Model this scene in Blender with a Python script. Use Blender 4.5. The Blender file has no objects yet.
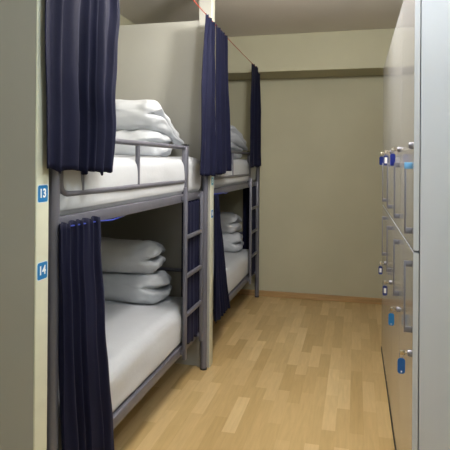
import bpy, bmesh, math, random
from mathutils import Vector, Matrix, noise
PI = math.pi
scene = bpy.context.scene
COL = scene.collection

# ------------------------------------------------------------------ materials
def mat(name, rgb, rough=.5, metal=0., spec=.5, sheen=0., coat=0.):
    m = bpy.data.materials.new(name); m.use_nodes = True
    b = m.node_tree.nodes['Principled BSDF']
    b.inputs['Base Color'].default_value = (*rgb, 1)
    b.inputs['Roughness'].default_value = rough
    b.inputs['Metallic'].default_value = metal
    b.inputs['Specular IOR Level'].default_value = spec
    b.inputs['Sheen Weight'].default_value = sheen
    b.inputs['Coat Weight'].default_value = coat
    b.inputs['Coat Roughness'].default_value = .15
    return m

def vary(m, scale=(6, 6, 6), amount=.08, bump=0., bscale=60., detail=4):
    """Mottle the base colour with noise and add a fine bump."""
    nt = m.node_tree; N = nt.nodes; L = nt.links; b = N['Principled BSDF']
    tc = N.new('ShaderNodeTexCoord'); mp = N.new('ShaderNodeMapping'); mp.inputs['Scale'].default_value = scale
    L.new(tc.outputs['Object'], mp.inputs['Vector'])
    nz = N.new('ShaderNodeTexNoise'); nz.inputs['Scale'].default_value = 1.; nz.inputs['Detail'].default_value = detail
    L.new(mp.outputs['Vector'], nz.inputs['Vector'])
    rgb = b.inputs['Base Color'].default_value[:3]
    cr = N.new('ShaderNodeValToRGB')
    cr.color_ramp.elements[0].position = .3; cr.color_ramp.elements[1].position = .7
    cr.color_ramp.elements[0].color = (*[c * (1 - amount) for c in rgb], 1)
    cr.color_ramp.elements[1].color = (*[min(1, c * (1 + amount)) for c in rgb], 1)
    L.new(nz.outputs['Fac'], cr.inputs['Fac']); L.new(cr.outputs['Color'], b.inputs['Base Color'])
    if bump:
        n2 = N.new('ShaderNodeTexNoise'); n2.inputs['Scale'].default_value = bscale; n2.inputs['Detail'].default_value = 3
        L.new(tc.outputs['Object'], n2.inputs['Vector'])
        bp = N.new('ShaderNodeBump'); bp.inputs['Strength'].default_value = bump; bp.inputs['Distance'].default_value = .004
        L.new(n2.outputs['Fac'], bp.inputs['Height']); L.new(bp.outputs['Normal'], b.inputs['Normal'])
    return m

M = {}
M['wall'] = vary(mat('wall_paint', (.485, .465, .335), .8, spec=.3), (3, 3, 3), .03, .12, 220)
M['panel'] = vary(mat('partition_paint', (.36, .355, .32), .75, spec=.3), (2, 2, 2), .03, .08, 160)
M['edge'] = vary(mat('cream_edge_trim', (.64, .65, .53), .5), (4, 4, 20), .03)
M['ceil'] = vary(mat('ceiling_paint', (.70, .66, .61), .85, spec=.2), (2, 2, 2), .02, .08, 200)
M['base'] = vary(mat('baseboard_wood', (.42, .26, .11), .4), (3, 20, 40), .18)
M['metal'] = vary(mat('grey_bed_paint', (.155, .155, .19), .40, .3), (30, 30, 8), .06)
M['slat'] = mat('slat_wood', (.30, .23, .15), .6)
M['cap'] = mat('black_plastic', (.012, .012, .014), .5)
M['bolt'] = mat('bolt_steel', (.5, .5, .5), .3, .9)
M['sheet'] = vary(mat('white_sheet', (.50, .52, .555), .85, spec=.2, sheen=.2), (5, 5, 5), .025, .25, 38)
M['duvet'] = vary(mat('white_duvet', (.54, .56, .59), .85, spec=.2, sheen=.2), (7, 7, 7), .03, .35, 26)
M['navy'] = vary(mat('navy_curtain', (.0056, .0066, .0235), .72, spec=.14, sheen=.05), (40, 40, 4), .14, .15, 300)
M['navy'].node_tree.nodes['Principled BSDF'].inputs['Sheen Tint'].default_value = (.35, .38, .75, 1)
M['redcord'] = mat('orange_cord', (.36, .04, .02), .6)
M['bluecord'] = mat('blue_cord', (.02, .05, .42), .6)
M['lam'] = vary(mat('grey_laminate', (.385, .385, .395), .20, spec=.5, coat=.5), (2, 2, 2), .02)
M['lamside'] = vary(mat('pale_grey_laminate', (.54, .565, .62), .42, spec=.5), (2, 2, 2), .02)
M['lamedge'] = vary(mat('silver_edge_band', (.52, .54, .58), .4), (3, 3, 3), .02)
M['chrome'] = mat('brushed_steel', (.24, .24, .28), .38, .7)
M['brass'] = mat('key_steel', (.55, .48, .38), .25, 1.)
M['film'] = mat('pale_blue_film', (.16, .42, .72), .4)
M['dark'] = mat('dark_plinth', (.01, .009, .008), .7)
M['tagblue'] = mat('blue_tag', (.008, .10, .33), .35)
M['tagbright'] = mat('bright_blue_tag', (.012, .21, .55), .35)
M['tagnavy'] = mat('navy_tag', (.008, .022, .16), .35)
M['tagdeep'] = mat('deep_blue_tag', (.01, .03, .34), .35)
M['white'] = mat('white_print', (.85, .85, .85), .5)
M['sign'] = mat('blue_sign', (.006, .17, .46), .4)
M['teal'] = mat('teal_sign', (.03, .25, .33), .4)
M['signrim'] = mat('pale_sign_border', (.60, .74, .80), .4)

def floor_mat():
    m = mat('laminate_floor', (.5, .35, .16), .34, spec=.5)
    nt = m.node_tree; N = nt.nodes; L = nt.links; b = N['Principled BSDF']
    tc = N.new('ShaderNodeTexCoord'); mp = N.new('ShaderNodeMapping')
    mp.inputs['Rotation'].default_value = (0, 0, PI / 2)
    mp.inputs['Location'].default_value = (.11, .02, 0)
    L.new(tc.outputs['Object'], mp.inputs['Vector'])
    # three-strip blocks: length .36, width .066, running down the corridor
    br = N.new('ShaderNodeTexBrick'); br.offset = .37; br.offset_frequency = 2; br.squash = 1.
    br.inputs['Scale'].default_value = 1.
    br.inputs['Brick Width'].default_value = .42; br.inputs['Row Height'].default_value = .072
    br.inputs['Mortar Size'].default_value = .0006; br.inputs['Mortar Smooth'].default_value = .3
    br.inputs['Bias'].default_value = 0.
    br.inputs['Color1'].default_value = (0, 0, 0, 1); br.inputs['Color2'].default_value = (1, 1, 1, 1)
    br.inputs['Mortar'].default_value = (.12, .12, .12, 1)
    L.new(mp.outputs['Vector'], br.inputs['Vector'])
    cr = N.new('ShaderNodeValToRGB'); e = cr.color_ramp.elements
    e[0].position = 0; e[0].color = (.50, .34, .145, 1)
    e[1].position = 1; e[1].color = (.68, .505, .26, 1)
    k = e.new(.45); k.color = (.58, .41, .19, 1)
    L.new(br.outputs['Color'], cr.inputs['Fac'])
    # grain
    m2 = N.new('ShaderNodeMapping'); m2.inputs['Scale'].default_value = (55, 5, 1)
    L.new(tc.outputs['Object'], m2.inputs['Vector'])
    nz = N.new('ShaderNodeTexNoise'); nz.inputs['Scale'].default_value = 1.; nz.inputs['Detail'].default_value = 6
    nz.inputs['Distortion'].default_value = .6
    L.new(m2.outputs['Vector'], nz.inputs['Vector'])
    g = N.new('ShaderNodeValToRGB'); g.color_ramp.elements[0].position = .25; g.color_ramp.elements[1].position = .75
    g.color_ramp.elements[0].color = (.90, .89, .87, 1); g.color_ramp.elements[1].color = (1.06, 1.06, 1.06, 1)
    L.new(nz.outputs['Fac'], g.inputs['Fac'])
    mx = N.new('ShaderNodeMix'); mx.data_type = 'RGBA'; mx.blend_type = 'MULTIPLY'; mx.inputs[0].default_value = 1.
    L.new(cr.outputs['Color'], mx.inputs[6]); L.new(g.outputs['Color'], mx.inputs[7])
    L.new(mx.outputs[2], b.inputs['Base Color'])
    return m
M['floor'] = floor_mat()

# ------------------------------------------------------------------ helpers
def tag(o, label=None, cat=None, group=None, kind=None):
    if label: o['label'] = label
    if cat: o['category'] = cat
    if group: o['group'] = group
    if kind: o['kind'] = kind
    return o

def empty(name, loc, label, cat, group=None):
    o = bpy.data.objects.new(name, None); o.empty_display_size = .1
    o.location = loc; COL.objects.link(o)
    return tag(o, label, cat, group)

def build(name, bm, m, parent=None, smooth=True, loc=None, angle=40):
    """Link a bmesh (world coordinates) as ONE mesh object; with a parent at a location it is kept in place."""
    bmesh.ops.recalc_face_normals(bm, faces=bm.faces)
    off = Vector(loc) if loc is not None else Vector((0, 0, 0))
    if off.length: bmesh.ops.translate(bm, verts=bm.verts, vec=-off)
    me = bpy.data.meshes.new(name); bm.to_mesh(me); bm.free()
    if smooth:
        me.polygons.foreach_set('use_smooth', [True] * len(me.polygons))
        me.set_sharp_from_angle(angle=math.radians(angle))
    for x in (m if isinstance(m, (list, tuple)) else [m]): me.materials.append(x)
    o = bpy.data.objects.new(name, me); COL.objects.link(o)
    o.location = off
    if parent is not None:
        o.parent = parent
        o.location = off - world_loc(parent)
    return o

def world_loc(o):
    v = Vector(o.location)
    while o.parent: o = o.parent; v = v + o.location
    return v

def add_box(bm, x0, x1, y0, y1, z0, z1, bev=0., seg=2):
    t = bmesh.new()
    bmesh.ops.create_cube(t, size=1.)
    for v in t.verts:
        v.co = Vector(((x0 + x1) / 2 + v.co.x * (x1 - x0), (y0 + y1) / 2 + v.co.y * (y1 - y0), (z0 + z1) / 2 + v.co.z * (z1 - z0)))
    if bev: bmesh.ops.bevel(t, geom=list(t.edges), offset=bev, segments=seg, profile=.5, affect='EDGES')
    me = bpy.data.meshes.new('t'); t.to_mesh(me); t.free(); bm.from_mesh(me); bpy.data.meshes.remove(me)
    return bm

def box(*a, **k): return add_box(bmesh.new(), *a, **k)

def smooth_path(pts, r, n=6):
    """Round the inner corners of a polyline."""
    out = [Vector(pts[0])]
    for a, b, c in zip(pts, pts[1:], pts[2:]):
        a, b, c = Vector(a), Vector(b), Vector(c)
        d1 = (a - b).normalized(); d2 = (c - b).normalized()
        rr = min(r, (a - b).length * .49, (c - b).length * .49)
        p, q = b + d1 * rr, b + d2 * rr
        for i in range(n + 1):
            t = i / n
            out.append((1 - t) ** 2 * p + 2 * t * (1 - t) * b + t * t * q)
    out.append(Vector(pts[-1]))
    return out

def add_tube(bm, pts, r, n=12, closed=False):
    pts = [Vector(p) for p in pts]
    rings = []; ref = None
    N = len(pts)
    for i, p in enumerate(pts):
        if closed: t = (pts[(i + 1) % N] - pts[i - 1]).normalized()
        else: t = (pts[min(i + 1, N - 1)] - pts[max(i - 1, 0)]).normalized()
        if ref is None:
            ref = Vector((0, 0, 1)) if abs(t.z) < .9 else Vector((1, 0, 0))
        u = t.cross(ref).normalized(); w = u.cross(t).normalized(); ref = w
        rr = r[i] if isinstance(r, (list, tuple)) else r
        rings.append([bm.verts.new(p + u * math.cos(2 * PI * k / n) * rr + w * math.sin(2 * PI * k / n) * rr) for k in range(n)])
    m = N if closed else N - 1
    for i in range(m):
        A, B = rings[i], rings[(i + 1) % N]
        for k in range(n): bm.faces.new((A[k], A[(k + 1) % n], B[(k + 1) % n], B[k]))
    if not closed:
        bm.faces.new(rings[0][::-1]); bm.faces.new(rings[-1])
    return bm

def tube(*a, **k): return add_tube(bmesh.new(), *a, **k)

def rounded_plate(w, h, r, t, n=6):
    """Plate in the local YZ plane, thickness along X (front at +t)."""
    bm = bmesh.new(); ring = []
    for cx, cz, a0 in ((w/2 - r, h/2 - r, 0), (-w/2 + r, h/2 - r, 90), (-w/2 + r, -h/2 + r, 180), (w/2 - r, -h/2 + r, 270)):
        for i in range(n + 1):
            a = math.radians(a0 + 90 * i / n); ring.append((cx + r * math.cos(a), cz + r * math.sin(a)))
    f = [bm.verts.new((t, y, z)) for y, z in ring]; b = [bm.verts.new((0, y, z)) for y, z in ring]
    bm.faces.new(f); bm.faces.new(b[::-1])
    for i in range(len(ring)):
        j = (i + 1) % len(ring); bm.faces.new((f[i], b[i], b[j], f[j]))
    return bm

def soft_block(c, d, r, cuts, disp):
    """A rounded block, displaced by disp(p, nrm, q); q in -1..1 along each axis."""
    bm = bmesh.new()
    bmesh.ops.create_cube(bm, size=2.)
    bmesh.ops.subdivide_edges(bm, edges=list(bm.edges), cuts=cuts, use_grid_fill=True)
    h = Vector((d[0] / 2, d[1] / 2, d[2] / 2)); c = Vector(c)
    r = min(r, h.x * .98, h.y * .98, h.z * .98)
    for v in bm.verts:
        q = v.co.copy()
        # crowd the vertices towards the rounded rims
        p = Vector([math.sin(q[i] * PI / 2 * .97) / math.sin(PI / 2 * .97) * h[i] for i in range(3)])
        inner = Vector([max(-(h[i] - r), min(h[i] - r, p[i])) for i in range(3)])
        n = p - inner
        if n.length > 1e-7: n.normalize(); p = inner + n * r
        else: n = Vector((0, 0, 1))
        v.co = disp(p + c, n, Vector([p[i] / h[i] for i in range(3)]))
    return bm

def fract(p, oct=3):
    return noise.fractal(p, 1., 2., oct)

def bar(name, pts, r, m, parent, n=12, rad=.0):
    p = smooth_path(pts, rad) if rad else pts
    return build(name, tube(p, r, n), m, parent)

# ------------------------------------------------------------------ the room
XW, XE, Y0, Y1, ZC = -1.93, .76, -1.7, 5.42, 2.64
def struct(name, bm, m): return tag(build(name, bm, m, smooth=False), kind='structure')
struct('floor', box(XW - .1, XE + .1, Y0 - .1, Y1 + .1, -.08, 0), M['floor'])
struct('ceiling', box(XW - .1, XE + .1, Y0 - .1, Y1 + .1, ZC, ZC + .08), M['ceil'])
struct('wall_back', box(XW - .1, XE + .1, Y1, Y1 + .1, 0, ZC), M['wall'])
struct('wall_left', box(XW - .1, XW, Y0, Y1, 0, ZC), M['wall'])
struct('wall_right', box(XE, XE + .1, Y0, Y1, 0, ZC), M['wall'])
struct('wall_front', box(XW - .1, XE + .1, Y0 - .1, Y0, 0, ZC), M['wall'])
struct('beam', box(XW, XE, 5.0, Y1, 2.28, ZC, bev=.006), M['wall'])
bb = box(XW, XE, Y1 - .013, Y1, 0, .058, bev=.004)
add_box(bb, XW, XE, Y1 - .02, Y1 - .008, 0, .018, bev=.004)
tag(build('baseboard_back', bb, M['base']), kind='structure')

def partition(ya, yb, xe, suffix):
    bm = bmesh.new()
    inset = .012 if suffix == 'far' else 0
    add_box(bm, XW, xe - .09, ya + inset, yb - inset, 0, 2.375)
    add_box(bm, xe - .09, xe - .006, ya, yb, 0, ZC)
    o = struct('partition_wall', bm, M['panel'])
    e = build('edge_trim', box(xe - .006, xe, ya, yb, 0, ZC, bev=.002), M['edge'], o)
    return o
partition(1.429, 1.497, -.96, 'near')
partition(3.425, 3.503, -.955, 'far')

# ------------------------------------------------------------------ number signs on the partition edges
def sign(x, y, z, txt, m, label):
    root = empty('number_sign', (x, y, z), label, 'sign', 'numbered signs on the partition edges')
    rim = rounded_plate(.058, .058, .009, .0006); bmesh.ops.translate(rim, verts=rim.verts, vec=(x, y, z))
    build('sign_border', rim, M['signrim'], root, smooth=False)
    pl = rounded_plate(.053, .053, .007, .001); bmesh.ops.translate(pl, verts=pl.verts, vec=(x, y, z))
    build('sign_plate', pl, m, root, smooth=False)
    cu = bpy.data.curves.new('number', 'FONT'); cu.body = txt; cu.size = .038; cu.align_x = 'CENTER'; cu.align_y = 'CENTER'
    cu.extrude = .0002; cu.offset = .0012
    t = bpy.data.objects.new('number', cu); COL.objects.link(t)
    dg = bpy.context.evaluated_depsgraph_get()
    me = bpy.data.meshes.new_from_object(t.evaluated_get(dg))
    bpy.data.objects.remove(t)
    me.materials.clear(); me.materials.append(M['white'])
    o = bpy.data.objects.new('number', me); COL.objects.link(o); o.parent = root
    o.rotation_euler = (PI / 2, 0, PI / 2); o.location = (.0013, -.001, 0)
    return root
sign(-.96, 1.463, 1.297, '13', M['sign'], 'blue number sign reading 13 on the near partition edge beside the upper bunk')
sign(-.96, 1.463, 1.053, '14', M['sign'], 'blue number sign reading 14 on the near partition edge, below sign 13')
sign(-.955, 3.464, 1.270, '15', M['teal'], 'small teal number sign on the far partition edge just under the upper curtain')
sign(-.955, 3.464, 1.045, '16', M['sign'], 'small blue number sign on the far partition edge, the lower of its two')

# ------------------------------------------------------------------ bunk beds
PITCH = 1.966
def make_bed(dy, label):
    root = empty('bunk_bed', (-1.45, 2.47 + dy, 0), label, 'bunk bed', 'grey metal bunk beds along the left side')
    Ya, Yb = 1.567 + dy, 3.392 + dy       # post centres
    Xo, Xi = -.988, -1.885               # outer / inner posts
    P = lambda n, bm, m=M['metal'], par=root: build(n, bm, m, par)
    for x in (Xo, Xi):
        for y in (Ya, Yb):
            bm = tube([(x, y, .012), (x, y, 1.405)], .022, 16)
            o = P('post', bm)
            P('foot_cap', tube([(x, y, 0), (x, y, .012)], .0235, 16), M['cap'], o)
            P('post_cap', tube([(x, y, 1.405), (x, y, 1.413), (x, y, 1.417)], [.0235, .0235, .016], 16), M['cap'], o)
    for z0, z1 in ((1.160, 1.206), (.256, .306)):
        for xa, xb in ((-1.021, -.991), (-1.905, -1.875)):
            r = P('side_rail', box(xa, xb, Ya + .02, Yb - .02, z0, z1, bev=.005))
            if xb > -1:
                for yy in (Ya + .045, Yb - .045):
                    P('bolt', tube([(-.992, yy, (z0 + z1) / 2), (-.986, yy, (z0 + z1) / 2)], .006, 10), M['bolt'], r)
        for y in (Ya, Yb):
            P('end_rail', box(Xi + .02, Xo - .02, y - .013, y + .013, z0 + .004, z1 - .004, bev=.005))
        sl = bmesh.new()
        for k in range(12):
            yy = Ya + .1 + k * (Yb - Ya - .2) / 11
            add_box(sl, -1.876, -1.020, yy - .032, yy + .032, z0 + .014, z0 + .026)
        P('slats', sl, M['slat'])
    for y in (Ya, Yb):      # head and foot boards of bent tube
        for z in (1.375, 0.66):
            P('end_bar', tube([(Xi + .01, y, z), (Xo - .01, y, z)], .013, 12))
    # guard rail: a long loop with rounded corners, the far end runs into the ladder post
    g = bmesh.new()
    xg = -1.004; yn, yf = 1.632 + dy, 3.008 + dy
    add_tube(g, smooth_path([(xg, yf, 1.488), (xg, yn, 1.488), (xg, yn, 1.283), (xg, yf, 1.283)], .05), .0125, 12)
    for yy in (1.78, 2.305):
        add_tube(g, [(xg, yy + dy, 1.283), (xg, yy + dy, 1.488)], .0115, 12)
    P('guard_rail', g)
    # ladder: one tall post up to the guard, a shorter outer one, three rungs
    lx = -.966
    ls = P('ladder_post', box(-1.018, -.985, 2.990 + dy, 3.032 + dy, 1.206, 1.500, bev=.006))
    P('post_cap', box(-1.020, -.983, 2.988 + dy, 3.034 + dy, 1.500, 1.508, bev=.003), M['cap'], ls)
    lad = P('ladder_stile', box(lx - .011, lx + .011, 2.905 + dy, 2.927 + dy, .240, 1.250, bev=.004))
    P('ladder_stile', box(lx - .010, lx + .010, 3.236 + dy, 3.256 + dy, .240, 1.205, bev=.004))
    for z in (.955, .725, .495):
        P('rung', box(lx - .009, lx + .009, 2.925 + dy, 3.238 + dy, z - .012, z + .012, bev=.004))
    for yy in (2.916, 3.246):
        for z in (1.183, .281):
            P('ladder_bracket', box(-.991, lx - .010, yy - .01 + dy, yy + .01 + dy, z - .012, z + .012, bev=.002))
    return root
make_bed(0, 'grey metal bunk bed beside signs 13 and 14, the nearer of the two')
make_bed(PITCH, 'grey metal bunk bed against the back wall, the farther of the two')

# ------------------------------------------------------------------ mattresses
def mattress(dy, ztop, zbot, label, seed, ye=3.402):
    ys = 1.604
    c = (-1.447, (ys + ye) / 2 + dy, (ztop + zbot) / 2); d = (.880, ye - ys, ztop - zbot)
    def disp(p, n, q):
        s = Vector((p.x * 3, p.y * 3, p.z * 6)) + Vector((seed, 0, 0))
        w = fract(s) * .006
        if q.x > .8:      # side facing the aisle: long sagging sheet wrinkles
            w += .006 * math.sin(26 * p.z + 5 * p.y + seed) * noise.noise(Vector((p.y * 4, seed, p.z * 3)))
            w += .008 * (1 - q.z * q.z)
        if q.z > .8: w += .004 * noise.noise(Vector((p.x * 5, p.y * 5 + seed, 0)))
        if q.z < -.7 : w = 0
        return p + n * w
    o = build('mattress', soft_block(c, d, .06, 40, disp), M['sheet'], loc=(c[0], c[1], zbot), angle=180)
    tag(o, label, 'mattress', 'white sheeted mattresses on the bunks')
    return o
mattress(0, 1.430, 1.187, 'white sheeted mattress on the upper bunk of the nearer bed', 1.3)
mattress(0, .520, .283, 'white sheeted mattress on the lower bunk of the nearer bed', 4.1, 3.285)
mattress(PITCH, 1.430, 1.187, 'white sheeted mattress on the upper bunk of the farther bed', 7.7)
mattress(PITCH, .520, .283, 'white sheeted mattress on the lower bunk of the farther bed', 9.2, 3.285)

# ------------------------------------------------------------------ folded bedding
def duvet(dy, zb, h, xr, label, seed, droop, yn=2.955, yf=3.335, drape=0.):
    xl = -1.86
    c = ((xr + xl) / 2, (yn + yf) / 2 + dy, zb + h / 2); d = (xr - xl, yf - yn, h)
    def disp(p, n, q):
        p = p.copy()
        # open fold at the aisle end: two lobes with a groove between
        if q.x > .2:
            k = (q.x - .2) / .8
            g = math.exp(-((q.z - .08 + .12 * math.sin(3 * q.y + seed)) / .17) ** 2)
            p.x -= .075 * g * k * k
            p.x += .018 * k * math.sin(2.2 * q.y + seed)
        # shallow fold line on the near face
        s = Vector((p.x * 5 + seed, p.y * 5, p.z * 7))
        w = fract(s, 3) * .011
        if q.x > .5: w += .010 * noise.noise(Vector((p.x * 22, p.y * 14 + seed, p.z * 30)))
        if n.z > .2: w += .007 * math.sin(p.x * 34 + 3 * noise.noise(s * 1.4)) * max(0, -q.y)
        if q.z < -.85: w *= .15
        p = p + n * w
        # the far side and the aisle corner sink
        t = (q.z + 1) / 2
        far = max(0, q.y + .25) / 1.25; edge = max(0, q.x - .25) / .75
        p.z -= t * h * droop * (far ** 1.3 * (.55 + .45 * edge))
        if drape and q.x > .6:      # the aisle end slides down over the pile
            k = min(1, (q.x - .6) / .4) * max(0, min(1, (q.y + .75) / 1.35))
            p.z -= drape * k * (.45 + .55 * t); p.x += .03 * k; 
            p.x += .010 * k * math.sin(p.z * 95 + 6 * p.y)
        return p
    o = build('folded_duvet', soft_block(c, d, h * .47, 34, disp), M['duvet'], loc=(c[0], c[1], zb), angle=180)
    return tag(o, label, 'duvet', 'folded white duvets stacked on the bunks')
duvet(0, 1.428, .170, -1.165, 'white folded duvet on the upper bunk of the nearer bed, bottom of the pile', 2.2, .25)
duvet(0, 1.592, .195, -1.120, 'white folded duvet topping the pile on the upper bunk of the nearer bed', 5.4, .30, drape=.24)
duvet(0, .517, .185, -1.150, 'white folded duvet on the lower bunk of the nearer bed, bottom of the pile', 8.1, .12, yf=3.28)
duvet(0, .698, .205, -1.170, 'white folded duvet topping the pile on the lower bunk of the nearer bed', 3.7, .30, yf=3.28)
duvet(PITCH, 1.428, .170, -1.130, 'white folded duvet on the upper bunk of the farther bed, bottom of the pile', 6.6, .25)
duvet(PITCH, 1.592, .195, -1.110, 'white folded duvet topping the pile on the upper bunk of the farther bed', 1.1, .30, drape=.2)
duvet(PITCH, .517, .185, -1.075, 'white folded duvet on the lower bunk of the farther bed, bottom of the pile', 9.9, .12, yf=3.28)
duvet(PITCH, .698, .205, -1.095, 'white folded duvet topping the pile on the lower bunk of the farther bed', 4.9, .30, yf=3.28)

# ------------------------------------------------------------------ curtains and the cords they hang on
def cord_z(y):        # the long cord sags a little
    return 2.315 + .011 * (y - 4.75) ** 2
XC = -.930
pts = [(XC, 1.0 + i * (Y1 - 1.0) / 40, cord_z(1.0 + i * (Y1 - 1.0) / 40)) for i in range(41)]
c0 = empty('orange_string', (XC, 1.0, pts[0][2]), 'thin orange red cord strung high along the bunks carrying the upper curtains', 'cord')
build('cord', tube(pts, .0026, 8), M['redcord'], c0)
for yy, xx in ((1.463, -.96), (3.464, -.955)):
    build('hook', tube([(xx - .002, yy, cord_z(yy) - .006), (XC, yy, cord_z(yy) - .006)], .0025, 8), M['bolt'], c0)

def along(poly, s):
    ls = [(Vector(b) - Vector(a)).length for a, b in zip(poly, poly[1:])]; T = sum(ls); d = min(max(s, -.05), 1.05) * T
    for k, l in enumerate(ls):
        if d <= l or k == len(ls) - 1: return Vector(poly[k]) + (Vector(poly[k + 1]) - Vector(poly[k])) * (d / l)
        d -= l

def curtain(top, bot, x, ztop, zbot, nf, amp, label, seed, edge=.012, rise=0., taper=.35, sharp=1., corner=None):
    """A gathered cloth; top/bot = (y0, y1) at the top and bottom edge; corner = lead-in points (x, y) round a bed corner."""
    bm = bmesh.new(); nu, nv = nf * 16, 48
    rnd = random.Random(seed); ph = [rnd.uniform(0, 6) for _ in range(8)]
    grid = []
    for j in range(nv + 1):
        t = j / nv; row = []
        y0 = top[0] + (bot[0] - top[0]) * t; y1 = top[1] + (bot[1] - top[1]) * t
        y0 += edge * noise.noise(Vector((t * 5, seed, .3))) * min(1, t * 4)
        y1 += edge * 1.6 * noise.noise(Vector((t * 6 + 3, seed, 1.3)))
        path = [(x, y0), (x, y1)]
        if corner: path = path + list(corner)
        for i in range(nu + 1):
            s = i / nu
            # irregular folds that wander and open downwards
            w = s + .05 * math.sin(2 * PI * s + ph[0]) + .025 * math.sin(5 * PI * s + ph[1] + t * 1.2) + .016 * noise.noise(Vector((s * 5, t * 2, seed)))
            a = amp * (taper + (1 - taper) * min(1, t * 2.2)) * (.72 + .6 * noise.noise(Vector((s * 4, t * 1.5, seed + 9))))
            f = math.sin(2 * PI * nf * w + ph[2]) + .35 * math.sin(2 * PI * nf * 1.63 * w + ph[3]) * sharp
            if t < .12: f += .5 * math.sin(2 * PI * nf * 2.7 * w + ph[6]) * (1 - t / .12)
            p = along(path, s); q = along(path, s + .01) - along(path, s - .01); q.normalize()
            n = Vector((q.y, -q.x))
            p = p + q * (a * .4 * math.cos(2 * PI * nf * w + ph[2])) + n * (a * f)
            zt = ztop(p.y) if callable(ztop) else ztop
            z = zt + .004 * math.sin(2 * PI * nf * w + ph[4]) + (zbot + rise * s + .006 * math.sin(2 * PI * nf * w * .5 + ph[5]) - zt) * t
            row.append(bm.verts.new((p.x, p.y, z)))
        grid.append(row)
    for j in range(nv):
        for i in range(nu):
            bm.faces.new((grid[j][i], grid[j + 1][i], grid[j + 1][i + 1], grid[j][i + 1]))
    zt0 = ztop((top[0] + top[1]) / 2) if callable(ztop) else ztop
    o = build('curtain', bm, M['navy'], loc=(x, (top[0] + top[1]) / 2, zt0), angle=180)
    so = o.modifiers.new('thickness', 'SOLIDIFY'); so.thickness = .003; so.offset = 0
    return tag(o, label, 'curtain', 'navy bunk curtains')
top_z = lambda y: cord_z(y) + .006
curtain((1.440, 1.955), (1.446, 1.905), XC, top_z, 1.372, 6, .018, 'wide navy curtain hanging from the cord beside sign 13 of the nearer upper bunk', 12, rise=-.020, edge=.02)
curtain((3.190, 3.415), (3.100, 3.450), XC + .004, top_z, 1.318, 3, .0155, 'navy curtain at the ladder end of the nearer upper bunk', 23, edge=.01, rise=-.01)
curtain((3.435, 3.725), (3.462, 3.835), XC + .004, top_z, 1.308, 3, .0165, 'navy curtain hanging right behind the far partition edge on the farther upper bunk', 31, edge=.01, rise=.03)
curtain((4.735, 5.130), (4.680, 5.195), XC, top_z, 1.358, 4, .0155, 'narrow looking navy curtain at the back wall end of the cord', 47, edge=.01)
curtain((1.548, 1.830), (1.590, 1.990), -.957, 1.190, .075, 5, .0145, 'long navy curtain hanging below sign 13 in front of the nearer lower bunk', 53, taper=.5)
for dy, lab, sd in ((0, 'navy curtain hanging behind the ladder of the nearer bunk bed', 61), (PITCH, 'navy curtain hanging behind the ladder of the farther bunk bed', 83)):
    curtain((2.945 + dy, 3.300 + dy), (2.945 + dy, 3.300 + dy), -.985, 1.155, .285, 8, .0035, lab, sd, edge=.006, sharp=.6,
            corner=[(-1.000, 3.322 + dy), (-1.06, 3.334 + dy), (-1.13, 3.336 + dy)])
curtain((3.522, 3.610), (3.545, 3.965), -.957, 1.172, .265, 5, .0145, 'navy curtain on the farther lower bunk next to the far partition edge', 71, taper=.5)

def low_cord(dy, label):
    b = tube([(-.968, 1.580 + dy, 1.178), (-.958, 1.600 + dy, 1.176), (-.960, 1.83 + dy, 1.170), (-.984, 2.00 + dy, 1.1560), (-1.006, 2.15 + dy, 1.1555), (-1.025, 2.27 + dy, 1.163), (-1.025, 2.85 + dy, 1.163)], .0028, 8)
    tag(build('curtain_string', b, M['bluecord'], loc=(-.97, 1.6 + dy, 1.16)), label, 'cord', 'blue strings under the upper rails')
low_cord(0, 'blue string along the underside of the upper rail of the nearer bed')
low_cord(PITCH, 'blue string along the underside of the upper rail of the farther bed')

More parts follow.
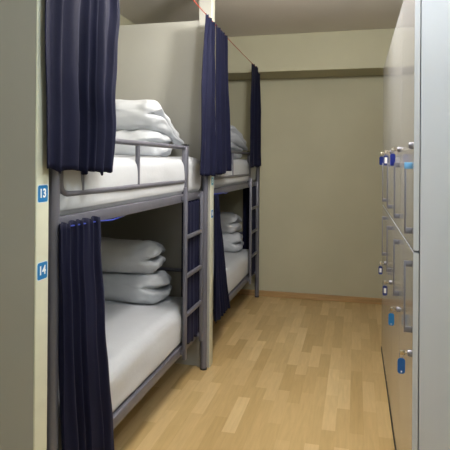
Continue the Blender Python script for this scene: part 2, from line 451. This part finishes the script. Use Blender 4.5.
# ------------------------------------------------------------------ lockers
LZ = (.713, .725, .731, .738)
XL, YL, DP, ZM, ZT = .1995, 1.945, .54, 1.09, 2.115
def locker(k, label):
    ya, yb = YL + DP * k, YL + DP * (k + 1)
    root = empty('locker', ((XL + XE) / 2, (ya + yb) / 2, 0), label, 'locker', 'tall two door lockers along the right wall')
    bm = bmesh.new()
    x0, x1 = XL + .0225, XE - .004
    add_box(bm, x0, x1, ya, ya + .018, .0, ZT, bev=.001); add_box(bm, x0, x1, yb - .018, yb - .0006, .0, ZT, bev=.001)
    add_box(bm, x0, x1, ya + .018, yb - .018, ZT - .018, ZT); add_box(bm, x0, x1, ya + .018, yb - .018, .05, .068)
    add_box(bm, x0, x1, ya + .018, yb - .018, ZM - .012, ZM + .012); add_box(bm, x1 - .008, x1, ya + .018, yb - .018, .05, ZT - .018)
    build('carcass', bm, M['lamside'], root, smooth=False)
    build('plinth', box(XL - .003, XL + .022, ya + .002, yb - .002, 0, .0215), M['dark'], root, smooth=False)
    for z0, z1, hz0, hz1, lz in ((.024, ZM - .004, .788, 1.048, .72), (ZM + .004, ZT, 1.146, 1.404, 1.466)):
        d = build('door', box(XL, XL + .0195, ya + (.0 if k == 0 else .0018), yb - .0018, z0, z1, bev=.0012), M['lam'], root, smooth=False)
        # silver edge band on the outer rim
        eb = bmesh.new()
        add_box(eb, XL + .0008, XL + .0187, ya - .0004, ya + .0022, z0 + .0008, z1 - .0008)
        add_box(eb, XL + .001, XL + .0185, ya + .002, yb - .003, z1 - .0012, z1 + .0006)
        add_box(eb, XL + .001, XL + .0185, ya + .002, yb - .003, z0 - .0006, z0 + .0012)
        build('edge_band', eb, M['lamedge'], d, smooth=False)
        yh = ya + .055; xg = XL - .026; lz = LZ[k] if z0 < 1 else lz
        h = bmesh.new()
        add_box(h, xg, xg + .006, yh - .006, yh + .006, hz0, hz1, bev=.0015)
        for z in (hz0, hz1 - .022):
            if k == 0 and z0 > 1 and z > hz0: continue
            add_box(h, xg + .002, XL + .0005, yh - .005, yh + .005, z + .0005, z + .0215, bev=.0015)
        hd = build('handle', h, M['chrome'], d)
        if k == 0 and z0 > 1:
            f = build('handle_film', box(xg - .0006, XL + .0005, yh - .0066, yh + .0066, hz1 - .0225, hz1 + .0006, bev=.0015), M['film'], hd)
        lk = bmesh.new()
        add_tube(lk, [(XL + .001, yh, lz), (XL - .006, yh, lz), (XL - .012, yh, lz)], [.0125, .0125, .010], 16)
        build('lock', lk, M['chrome'], d)
    return root
locker(0, 'tall grey two door locker nearest the camera, its pale side panel showing')
locker(1, 'tall grey two door locker second along the row from the pale side panel')
locker(2, 'tall grey two door locker third along the row from the pale side panel')
locker(3, 'tall grey two door locker farthest along the row near the back wall')

def key(k, lz, m, label, window, swing=0.):
    y = YL + DP * k + .055
    root = empty('key_with_tag', (XL - .012, y, lz), label, 'key', 'keys with plastic tags left in the locker doors')
    b = tube([(XL - .010, y, lz), (XL - .022, y, lz)], .0030, 8)
    add_box(b, XL - .038, XL - .020, y - .0016, y + .0016, lz - .009, lz + .009, bev=.0012)
    build('key', b, M['brass'], root)
    xr = XL - .033
    ring = [(xr + .007 * math.cos(a), y + .002 * math.sin(a), lz - .010 + .010 * math.sin(a)) for a in [2 * PI * i / 20 for i in range(20)]]
    build('key_ring', tube(ring, .0011, 6, closed=True), M['chrome'], root)
    # tag hangs from the ring, its broad face turned towards the camera
    w, h = .026, .056
    rot = Matrix.Rotation(-PI / 2 + swing, 4, 'Z')
    T = Matrix.Translation((xr, y - .0012, lz - .020 - h / 2)) @ rot
    p = rounded_plate(w, h, .009, .0036); bmesh.ops.transform(p, matrix=T, verts=p.verts)
    tg = build('tag', p, m, root, smooth=False)
    if window:
        ww, hh, zo = window
        p = rounded_plate(ww, hh, .002, .0006); bmesh.ops.transform(p, matrix=T @ Matrix.Translation((.0036, 0, zo)), verts=p.verts)
        build('paper_label', p, M['white'], tg, smooth=False)
    return root
key(0, LZ[0], M['tagblue'], 'key with plain dark blue tag, lowest and nearest on the lockers', (.005, .006, -.020), .1)
key(1, LZ[1], M['tagbright'], 'key with plain bright blue tag on the second lower locker door', (.008, .003, -.021), -.1)
key(2, LZ[2], M['tagnavy'], 'key with navy tag and white paper window on the third lower locker door', (.013, .028, 0), .05)
key(3, LZ[3], M['tagnavy'], 'key with navy tag and white paper window on the farthest lower locker door', (.013, .028, 0), -.05)
key(1, 1.466, M['tagdeep'], 'key with plain royal blue tag on the second upper locker door', None, .6)
key(2, 1.466, M['tagnavy'], 'key with navy rimmed tag around white paper on the third upper locker door', (.015, .034, 0), .1)
key(3, 1.466, M['tagnavy'], 'key with plain very dark navy tag on the farthest upper locker door', None, .2)

# ------------------------------------------------------------------ light: ceiling lamps of the aisle
def lamp(loc, size, power, rgb):
    l = bpy.data.lights.new('ceiling_light', 'AREA'); l.shape = 'DISK'; l.size = size; l.energy = power; l.color = rgb
    o = bpy.data.objects.new('ceiling_light', l); o.location = loc; COL.objects.link(o)
    return o
def globe(loc, r, power, rgb):
    pl = bpy.data.lights.new('ceiling_light', 'POINT'); pl.shadow_soft_size = r; pl.energy = power; pl.color = rgb
    po = bpy.data.objects.new('ceiling_light', pl); po.location = loc; COL.objects.link(po)
globe((-.22, 1.90, 2.40), .09, 30, (1., .965, .92))
globe((-.36, 2.75, 2.40), .07, 48, (1., .965, .91))  # added second lamp: aisle light split in two to even out its falloff
globe((.40, .72, 2.46), .10, 31, (.76, .87, 1.))
# added window frame behind the camera, never in view, framing a fill light
WX, WZ, WW, WH = -.35, 1.55, 1.5, 1.4
wf = bmesh.new()
for x0, x1, z0, z1 in ((WX - WW/2 - .06, WX - WW/2, WZ - WH/2 - .06, WZ + WH/2 + .06), (WX + WW/2, WX + WW/2 + .06, WZ - WH/2 - .06, WZ + WH/2 + .06),
                       (WX - WW/2, WX + WW/2, WZ - WH/2 - .06, WZ - WH/2), (WX - WW/2, WX + WW/2, WZ + WH/2, WZ + WH/2 + .06)):
    add_box(wf, x0, x1, Y0, Y0 + .05, z0, z1, bev=.004)
struct('added_window_1', wf, M['edge'])
l = bpy.data.lights.new('added_fill_light', 'AREA'); l.shape = 'RECTANGLE'; l.size = WW; l.size_y = WH; l.energy = 10; l.color = (.80, .91, 1.)  # soft cool fill added from behind the camera
o = bpy.data.objects.new('added_fill_light', l); o.location = (WX, Y0 + .03, WZ); o.rotation_euler = (PI / 2, 0, 0); COL.objects.link(o)
w = bpy.data.worlds.new('world'); scene.world = w; w.use_nodes = True
w.node_tree.nodes['Background'].inputs[0].default_value = (.6, .7, .8, 1)
w.node_tree.nodes['Background'].inputs[1].default_value = .1

# ------------------------------------------------------------------ camera
f, yaw, pitch, roll, cy = 521.6, .245, .0011, .0071, 161.8
cam = bpy.data.cameras.new('camera'); co = bpy.data.objects.new('camera', cam); COL.objects.link(co)
cam.sensor_width = 36; cam.sensor_fit = 'HORIZONTAL'; cam.lens = f / 450 * 36; cam.shift_y = -(225 - cy) / 450
cam.clip_start = .05
c, s, cp, sp, cr, sr = math.cos(yaw), math.sin(yaw), math.cos(pitch), math.sin(pitch), math.cos(roll), math.sin(roll)
fw = Vector((-s * cp, c * cp, sp)); r0 = Vector((c, s, 0)); u0 = Vector((s * sp, -c * sp, cp))
R = r0 * cr + u0 * sr; U = -r0 * sr + u0 * cr
mm = Matrix((R, U, -fw)).transposed().to_4x4(); mm.translation = (0, 0, 1.4)
co.matrix_world = mm
scene.camera = co
scene.view_settings.view_transform = 'Standard'
scene.view_settings.look = 'None'
scene.view_settings.exposure = .18
scene.view_settings.gamma = 1.
scene.view_settings.use_curve_mapping = False
